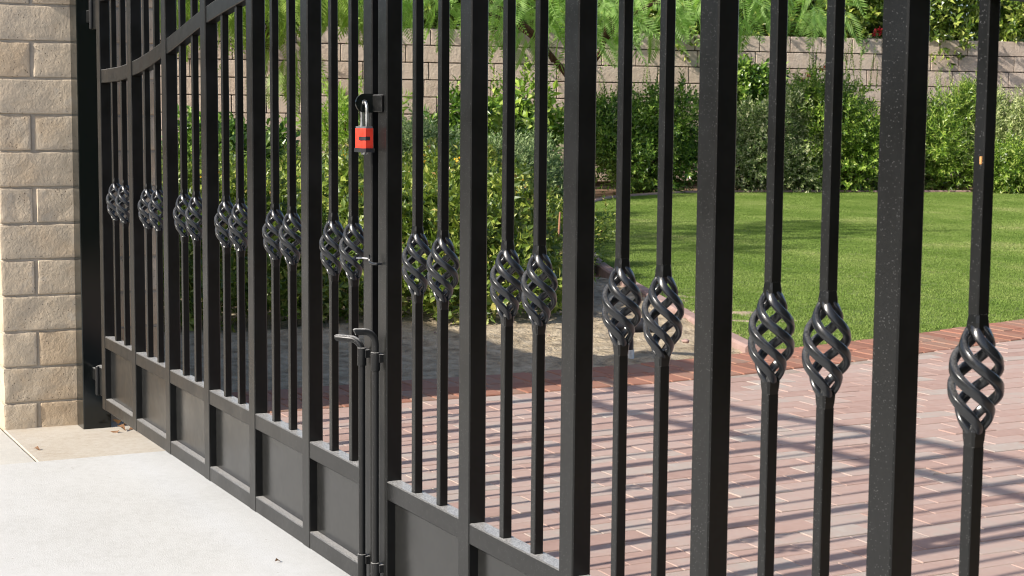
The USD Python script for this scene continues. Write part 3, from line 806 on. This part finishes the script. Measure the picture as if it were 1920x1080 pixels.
def shrub(name, label, base, w, h, look_, n, tmpl, size, seed, group=None, low=.16, tall=0, tall_h=.35, crown_kw=None, cat_="shrub", flowers=0, dy=None):
    rg = np.random.default_rng(seed)
    x, y = base
    t = thing(name, (x, y, G), label, cat_, group)
    dx = w * .60; dy = (dy or w) * .68
    z0 = G + h * low
    bl = [(x, y, (z0 + G + h) / 2 - .06 * h, dx * .66, dy * .66, (G + h - z0) * .44), (x, y, z0 + (G + h - z0) * .28, dx * .95, dy * .95, (G + h - z0) * .34)]
    for k in range(11):
        a = rg.uniform(0, 6.28); q = rg.uniform(.35, .85)
        zz = rg.uniform(.3, .8)
        bl.append((x + math.cos(a) * dx * q, y + math.sin(a) * dy * q, z0 + (G + h - z0) * zz, dx * rg.uniform(.26, .46), dy * rg.uniform(.26, .46), (G + h - z0) * rg.uniform(.16, .3)))
    m = crown(rg, bl, int(n * 2.2), tmpl, size * 1.75, **(crown_kw or {}))
    if tall:
        ex = []
        for _ in range(tall):
            a = rg.uniform(0, 6.28); q = rg.uniform(0, .75)
            b = np.array([x + math.cos(a) * dx * q, y + math.sin(a) * dy * q, G + h * rg.uniform(.8, .98)]); L = tall_h * rg.uniform(.5, 1.1)
            e = b + np.array([rg.normal() * .12 * L, rg.normal() * .12 * L, L]); kk = max(3, int(L / (size * .55)))
            P = b + (e - b) * np.linspace(0, 1, kk)[:, None]; D = np.repeat(((e - b) / np.linalg.norm(e - b))[None], kk, 0) + rg.normal(size=(kk, 3)) * .15
            D /= np.linalg.norm(D, axis=1, keepdims=True)
            ex.append(stamp(tmpl[0], P, rot_frames(D, rg.uniform(0, 6.28, kk)), np.full(kk, size * .9)))
            ex.append(tube([b, e], [.005, .003], 4))
        m = cat([m] + ex)
    obj("crown", m, look_, t)
    tips = [np.array([b[0], b[1], b[2]]) for b in bl[2:]]
    obj("stems", stems(rg, (x, y, G - .03), tips, .022), "bark", t)
    if flowers:
        for P in [(-17.30, 14.30, 1.64), (-17.43, 14.75, 1.80), (-17.28, 14.38, 1.71), (-17.40, 14.80, 1.86), (-17.24, 14.28, 1.53)]:
            obj("red_flower", blossom(rg, np.array(P), .055), "petal_red", t)
    return t


def blossom(rg, P, size, n=16):
    size *= .8
    D = rg.normal(size=(n, 3)); D /= np.linalg.norm(D, axis=1, keepdims=True)
    Q = P + rg.normal(size=(n, 3)) * size * .3
    return stamp(leaf(.75, .2, .1), Q, rot_frames(D, rg.uniform(0, 6.28, n)), np.full(n, size * .8))


shrub("rounded_shrub", "rounded glossy green shrub in front of the block wall at the curve of the lawn", (-18.0, 11.95), 1.45, 1.42, "leaf_glossy", 1500, SH, .13, 31, tall=16, tall_h=.5, low=.05, dy=1.5)
shrub("variegated_shrub", "pale variegated shrub at the lawn edge, between the two thick uprights right of centre", (-17.55, 13.62), 1.2, 1.36, "leaf_variegated", 1500, SH, .10, 32, low=.02, dy=1.05)
shrub("small_shrub", "small dark glossy shrub standing tall against the wall behind the pale variegated bush", (-18.55, 14.25), .55, 1.90, "leaf_glossy", 420, SHB, .15, 33, low=.62, dy=.6)
shrub("tall_shrub", "tallest bright green shrub with long shoots reaching up the block wall", (-17.25, 14.95), 1.35, 1.85, "leaf_bright", 2200, SH, .12, 34, tall=22, tall_h=.62, low=.0, dy=1.25)
shrub("flowering_shrub", "cream speckled shrub with a few red blossoms left of the tallest shrub", (-17.25, 14.18), .95, 1.58, "leaf_variegated", 1500, SHS, .10, 35, tall=12, tall_h=.45, flowers=1, low=.0, dy=.85)
shrub("narrow_leaf_shrub", "fresh green shrub just right of the thickest upright, in front of the wall", (-16.9, 16.75), 1.25, 1.62, "leaf_bright", 1300, SHN, .14, 36, tall=10, tall_h=.35, low=.0, dy=1.25)
shrub("olive_shrub", "pale olive shrub with fine leaves at the right edge of the view", (-16.4, 17.85), 1.45, 1.60, "leaf_olive", 2100, SHN, .13, 37, tall=10, tall_h=.25, low=.05, dy=1.6)
shrub("low_green_shrub", "low bright green bush in front of the pale olive shrub", (-15.85, 17.25), .8, .85, "leaf_bright", 700, SHN, .12, 38, low=.02, dy=.85)
shrub("olive_shrub", "second pale olive shrub, standing past the right edge of the first", (-15.9, 19.3), 1.5, 1.6, "leaf_olive", 1500, SHN, .13, 39, low=.05, dy=1.5)
shrub("sage_shrub", "larger grey green shrub behind the yellow flowered ground cover", (-12.9, 7.15), 1.15, .86, "leaf_sage", 1500, SHS, .11, 41, low=.05, dy=1.0)
shrub("sage_shrub", "smaller feathery grey green shrub behind the ground cover, right of the padlock", (-12.4, 5.95), .75, 1.02, "leaf_sage", 900, SHN, .11, 42, low=.05, dy=.7)
shrub("leafy_shrub", "open bushy shrub with large shiny leaves climbing in front of the block wall", (-16.4, 9.05), .78, 1.55, "leaf_bright", 150, SHB, .19, 43, tall=9, tall_h=.4, low=.2, dy=.85, crown_kw={"up": .9, "jitter": .6})
shrub("leafy_shrub", "slim shrub with dark shiny leaves beside the wall, left of the larger open one", (-15.9, 7.9), .40, 1.40, "leaf_glossy", 85, SHB, .17, 44, tall=4, tall_h=.3, low=.2, dy=.45, crown_kw={"up": .8, "jitter": .6})
shrub("dark_shrub", "deep green shrub rising behind the flowers at the left end of the bed", (-13.0, 4.05), 1.0, .95, "leaf_glossy", 700, SHB, .14, 45, low=.05, dy=1.0)
shrub("spray_shrub", "loose shrub with spreading leaf sprays behind the left gate leaf", (-15.4, 6.3), .80, 1.5, "leaf_weeping", 150, SHN, .18, 46, low=.25, dy=.9, crown_kw={"up": .3, "jitter": .8})
shrub("weedy_shrub", "small weedy plant at the tip of the lawn behind the middle upright", (-7.3, 4.75), .42, .48, "leaf_lantana", 210, SHS, .08, 47, low=.05, dy=.5, crown_kw={"up": .8, "jitter": .6})

# yellow-flowered ground cover
def lantana():
    rg = np.random.default_rng(51)
    poly = Polygon([(-4.95, .7), (-4.9, 1.5), (-4.92, 2.0), (-4.6, 2.45), (-4.5, 2.95), (-4.75, 3.35), (-5.7, 3.95), (-8.0, 5.0), (-10.2, 6.2), (-12.6, 7.6), (-14.2, 7.6), (-14.6, 3.0), (-14.2, 1.2), (-9, .6)])
    t = thing("lantana_ground_cover", (-8, 3, G), "low sprawling ground cover with small yellow and orange flowers", "ground cover", kind="stuff")
    N = 62000
    P = np.c_[rg.uniform(-14.6, -4.4, N), rg.uniform(.5, 7.8, N)]
    P = P[shapely.contains_xy(poly, P[:, 0], P[:, 1])]
    pts = shapely.points(P); dist = shapely.distance(pts, poly.exterior)
    p2 = np.c_[P * 1.3, 0 * P[:, 0]]
    H = (.12 + .40 * fbm(p2, 3, 4) + .48 * noise(p2 * 2.3, 8) ** 1.3) * np.clip(.25 + dist / .55, 0, 1)
    near = np.clip(1.3 - (-P[:, 0] - 4.4) / 12, .5, 1.0)
    z = G + H * np.where(rg.random(len(P)) < .62, rg.uniform(.85, 1.05, len(P)), rg.uniform(.05, .85, len(P)))
    keep = rg.random(len(P)) < np.clip(near, 0, 1)
    P, z = P[keep], z[keep]; m = len(P)
    D = rg.normal(size=(m, 3)) * .75 + [.3, -.2, .45]; D /= np.linalg.norm(D, axis=1, keepdims=True)
    k = rg.integers(0, 4, m); fr = rot_frames(D, rg.uniform(0, 6.28, m)); sc = .125 * rg.uniform(.7, 1.35, m); pos = np.c_[P, z]
    obj("foliage", cat([stamp(SHB[j], pos[k == j], fr[k == j], sc[k == j]) for j in range(4)]), "leaf_lantana", t)
    top = np.argsort(-(z + rg.uniform(0, .25, m)))
    fl = top[:900][rg.permutation(900)[:150]]
    fl = np.r_[fl, rg.permutation(m)[:70]]
    for i in fl:
        obj("yellow_flower", blossom(rg, pos[i] + [.03, -.02, .05], .024 * rg.uniform(.7, 1.5), 7), "petal_yellow", t)
    return t


lantana()

# stake standing at the edge of the ground cover
st = thing("garden_stake", (-5.81, 3.84, G), "slim upright stake, whitish below and reddish brown above, beside the ground cover", "stake")
obj("lower_end", tube([[-5.81, 3.84, G - .05], [-5.82, 3.848, .16]], [.017, .012], 6), "stake_white", st)
obj("upper_end", tube([[-5.82, 3.848, .161], [-5.85, 3.88, .46]], [.0118, .006], 6), "stake_brown", st)

# garden spotlight by the border
sl = thing("garden_spotlight", (-3.12, 2.78, G), "small black garden spotlight lying low on its stake beside the brick border", "spotlight")
base = np.array([-3.12, 2.785, G])
obj("base", tube([base - [0, 0, .03], base + [0, 0, .028], base + [0, 0, .030]], [.024, .024, .022], 16), "fixture_white", sl, smooth=40)
obj("knuckle", tube([base + [0, 0, .0305], base + [0, 0, .075], base + [0, .004, .105]], [.021, .021, .012], 14), "fixture_black", sl, smooth=40)
dd = np.array([.42, .90, .06]); dd /= np.linalg.norm(dd); cc = base + [0, .012, .145]
obj("lamp_head", tube([cc - dd * .105, cc - dd * .10, cc + dd * .085, cc + dd * .09, cc + dd * .125, cc + dd * .124], [.028, .034, .036, .040, .042, .036], 18), "fixture_black", sl, smooth=35)

# pebbles on the soil
for i in range(7):
    a, b = RNG.uniform(-4.4, -3.0), RNG.uniform(1.0, 3.3)
    m = trimesh.creation.icosphere(1, 1.0); vv = m.vertices * (1 + .25 * RNG.normal(size=(len(m.vertices), 1)) * .6) * RNG.uniform(.005, .011) * [1.2, 1, .6]
    if i == 0: a, b, vv = -3.42, 3.30, vv * 1.8
    tag(obj("pebble", (vv + [a, b, G + .005], m.faces), "curb_concrete", smooth=True), "small pale pebble lying on the bare soil beside the brick border", "pebble", "pebbles on the soil bed")


# ------------------------------------------------------------------ hedge on the terrace
def hedge_bush(s, w, h, seed, look_, label):
    rg = np.random.default_rng(seed)
    p = on_wall(s, -.95, 0.0); zb = zt - .10
    t = thing("hedge_bush", (p[0], p[1], zb), label, "bush", "bushes growing along the top of the block wall")
    bl = [(p[0], p[1], zb + h * .5, w * .55, w * .60, h * .52)]
    for k in range(8):
        a, q = rg.uniform(0, 6.28), rg.uniform(.3, .6)
        bl.append((p[0] + math.cos(a) * w * q * .8, p[1] + math.sin(a) * w * q, zb + h * rg.uniform(.12, .85), w * rg.uniform(.22, .34), w * rg.uniform(.22, .34), h * rg.uniform(.18, .3)))
    bl.append((p[0] + .35, p[1] + rg.uniform(-.4, .4), zb + .16, .42, w * .42, .22))
    obj("crown", crown(rg, bl, 1700, SHB, .27, up=.5, jitter=.5, lump=.2), look_, t)
    obj("stems", stems(rg, (p[0], p[1], zb - .05), [np.array(b[:3]) for b in bl[1:7]], .03), "bark", t)
    return p


HEDGE_SPOTS = ["hidden behind the brick pillar", "at its left end", "behind the weeping tree, left of the padlock", "just right of the padlock",
               "behind the left branches of the feathery tree", "behind the fork of the feathery tree", "above the rounded shrub", "above the pale variegated shrub",
               "above the tallest shrub, left of the bougainvillea", "just right of the bougainvillea", "at the upper right corner of the view", "past the right edge of the view"]
for k, s in enumerate(np.arange(-1.5, wlen + 2.2, 1.55)):
    q = px_of([on_wall(s, -.95, 2.6)])[0][0, 0]
    hedge_bush(float(s), 1.75, 1.5 + .25 * math.sin(k * 2.3), 60 + k, "leaf_hedge",
               "leafy bush on top of the block wall, " + HEDGE_SPOTS[k])

# bougainvillea spray with red bracts over the wall top
bz = thing("bougainvillea", (-19.0, 17.3, 2.3), "sprawling bougainvillea stem with a cluster of red bracts over the wall top", "climber")
rg = np.random.default_rng(91)
P0 = np.array([-18.98, 17.02, 2.44]); pts = [np.array([-19.3, 17.3, 2.28]), P0, np.array([-18.86, 16.75, 2.32]), np.array([-18.78, 16.63, 2.20]), np.array([-18.71, 16.50, 2.05])]
obj("stem", tube(pts, [.012, .01, .008, .007, .005], 6), "stem_green", bz)
PP = np.array([np.array(pts[i]) + (np.array(pts[i + 1]) - pts[i]) * f_ + rg.normal(size=3) * .05 for i in range(4) for f_ in np.linspace(0, 1, 8)])
D = rg.normal(size=(len(PP), 3)) + [.5, -.2, .4]; D /= np.linalg.norm(D, axis=1, keepdims=True)
obj("leaves", stamp(leaf(.6), PP, rot_frames(D, rg.uniform(0, 6.28, len(PP))), rg.uniform(.06, .11, len(PP))), "leaf_sage", bz)
for off in ((.01, -.02, .07), (.05, .05, .11), (.06, -.06, .03), (.03, .08, .05)):
    obj("red_bract", blossom(rg, P0 + np.array(off), .06, 20), "petal_red", bz)


# ------------------------------------------------------------------ feathery trees in front of the wall
def limb(pts, r0, r1):
    pts = np.array(pts, float); tt_ = np.linspace(0, 1, len(pts)); u = np.linspace(0, 1, 18)
    P = CubicSpline(tt_, pts)(u)
    return tube(P, np.linspace(r0, r1, 18), 8)


def feathery(name, label, base, trunk, limbs, blobs, n, size, look_, seed, hang=.9):
    rg = np.random.default_rng(seed)
    t = thing(name, base, label, "tree")
    obj("trunk", limb(trunk[0], *trunk[1]), "bark", t, smooth=True)
    for l_, (a, b) in limbs:
        obj("branch", limb(l_, a, b), "bark", t, smooth=True)
    B = np.array(blobs, float); vol = (B[:, 3] * B[:, 4] * B[:, 5]) ** .7; pick = rg.choice(len(B), n, p=vol / vol.sum())
    d = rg.normal(size=(n, 3)); d /= np.linalg.norm(d, axis=1, keepdims=True)
    rr = rg.uniform(.25, 1.0, n) ** .5
    P = B[pick, :3] + d * rr[:, None] * B[pick, 3:] * (1 + .5 * (noise(d * 3 + pick[:, None] * 2.2) - .5))[:, None]
    D = d * [1, 1, .4] + rg.normal(size=(n, 3)) * .45 + [.15, -.1, -hang]; D /= np.linalg.norm(D, axis=1, keepdims=True)
    k = rg.integers(0, len(FR), n); fr = rot_frames(D, rg.uniform(-.9, .9, n)); sc = size * rg.uniform(.6, 1.3, n)
    obj("crown", cat([stamp(FR[j], P[k == j], fr[k == j], sc[k == j]) for j in range(len(FR))]), look_, t)
    return t


feathery("mesquite_tree", "feathery leaved tree with dark red branches hanging over the block wall", (-17.6, 10.62, G),
         ([(-17.6, 10.62, G - .05), (-17.62, 10.58, .5), (-17.66, 10.55, 1.1), (-17.66, 10.50, 1.62)], (.085, .062)),
         [([(-17.66, 10.50, 1.58), (-17.64, 10.31, 1.72), (-17.63, 9.78, 2.20), (-17.66, 9.11, 2.50), (-17.6, 8.3, 2.9)], (.05, .02)),
          ([(-17.65, 10.15, 1.85), (-17.5, 9.6, 2.35), (-17.45, 8.94, 2.70), (-17.4, 8.2, 3.2)], (.036, .015)),
          ([(-17.66, 10.5, 1.60), (-17.52, 10.87, 2.02), (-17.44, 10.92, 2.45), (-17.3, 11.2, 3.3)], (.045, .02)),
          ([(-17.5, 10.88, 2.1), (-17.3, 11.6, 2.7), (-17.0, 12.6, 3.0), (-16.8, 13.6, 3.0)], (.035, .012))],
         [(-17.55, 8.6, 2.85, .8, .9, .42), (-17.5, 9.6, 2.70, .7, .75, .45), (-17.45, 10.6, 2.62, .8, .7, .50), (-17.3, 11.3, 2.72, .6, .6, .55), (-17.2, 12.1, 2.85, .6, .6, .42), (-17.0, 13.0, 2.90, .6, .7, .45), (-16.9, 13.75, 2.95, .45, .5, .40), (-17.6, 7.6, 2.95, .8, .8, .45), (-16.9, 14.4, 2.85, .4, .35, .40)],
         440, .52, "leaf_feather", 71, hang=.5)
feathery("weeping_acacia", "yellow green weeping tree with fine foliage spilling down the left end of the wall", (-18.6, 5.9, G),
         ([(-18.6, 5.9, G - .05), (-18.55, 5.95, .8), (-18.45, 6.05, 1.7), (-18.3, 6.2, 2.6)], (.07, .04)),
         [([(-18.42, 6.08, 1.9), (-18.2, 6.5, 2.5), (-18.0, 7.0, 2.8)], (.03, .012)), ([(-18.42, 6.08, 1.9), (-18.3, 5.5, 2.5), (-18.2, 4.9, 2.7)], (.03, .012))],
         [(-18.2, 6.1, 2.85, .9, .9, .50), (-18.0, 7.0, 2.85, .6, .7, .42), (-18.3, 5.0, 2.7, .7, .8, .45), (-17.8, 6.15, 2.2, .28, .34, .60), (-18.3, 4.2, 2.8, .7, .8, .5)],
         380, .50, "leaf_weeping", 72, hang=.8)

# a street tree out of view to the left, whose dappled shade lies on the lawn
rg = np.random.default_rng(81)
tr = thing("street_tree", (-9.2, -2.4, G), "leafy street tree standing outside the garden wall to the left", "tree")
obj("trunk", limb([(-9.2, -2.4, G - .1), (-9.2, -2.35, 1.2), (-9.1, -2.2, 2.4), (-9.0, -2.0, 3.6)], .14, .06), "bark", tr, smooth=True)
obj("crown", crown(rg, [(-9.6, -2.2, 4.9, .9, .8, .5), (-8.4, -1.4, 5.3, 1.0, .8, .45), (-10.6, -1.2, 5.2, .9, .8, .5), (-9.4, .2, 5.6, 1.0, .8, .5), (-11.6, -1.4, 5.0, .8, .8, .4)], 420, SHB, .40, lump=.3), "leaf_hedge", tr)

# added hedge right of the drive, unseen: darkens what the gate's side faces mirror
rg = np.random.default_rng(95)
hd = thing("boundary_hedge", (6.2, 7, G), "added unseen hedge right of the paved drive that darkens the gate reflections", "hedge")
obj("inner_growth", bev(5.6, 6.8, .6, 16, G, 3.3, .1), "bark_mulch", hd)
v_, f_ = leaf(.5)
n_ = 9000
P_ = np.c_[5.55 + rg.normal(0, .12, n_), rg.uniform(.5, 16, n_), rg.uniform(0, 3.6, n_)]
D_ = rg.normal(size=(n_, 3)) + [-.8, 0, .2]; D_ /= np.linalg.norm(D_, axis=1, keepdims=True)
obj("leaves", stamp((v_, f_), P_, rot_frames(D_, rg.uniform(0, 6.28, n_)), rg.uniform(.12, .2, n_)), "leaf_glossy", hd)

# added hedge across the street, unseen: blocks bright sky from the gate's reflections
rg = np.random.default_rng(96)
ht = thing("street_hedge", (-20, -20, G), "added unseen hedge across the street that blocks low sky from the gate", "hedge")
obj("inner_growth", bev(-75, 14, -22, -19.6, G - .05, 5.2, .3), "bark_mulch", ht)
n_ = 9000
P_ = np.c_[rg.uniform(-75, 14, n_), -19.5 + rg.normal(0, .25, n_), rg.uniform(0, 5.8, n_)]
D_ = rg.normal(size=(n_, 3)) + [0, .8, .2]; D_ /= np.linalg.norm(D_, axis=1, keepdims=True)
obj("leaves", stamp((v_, f_), P_, rot_frames(D_, rg.uniform(0, 6.28, n_)), rg.uniform(.35, .6, n_)), "leaf_glossy", ht)

# a few fallen bits on the concrete in front of the gate
for (a, b, sz, rz, lb) in [(-2.009, -.250, .030, .6, "small reddish brown dry leaf lying on the joint line of the concrete near the pillar"),
                         (-.267, .020, .022, 2.0, "tiny brown dry leaf on the pale concrete near the bottom edge of the view")]:
    fr = rot_frames(np.array([[math.cos(rz), math.sin(rz), .05]]), np.array([.3]))
    tag(obj("fallen_leaf", stamp(lv, np.array([[a, b, G + .004]]), fr / np.linalg.norm(fr, axis=1, keepdims=True), [sz]), "dry_leaf"), lb, "leaf")
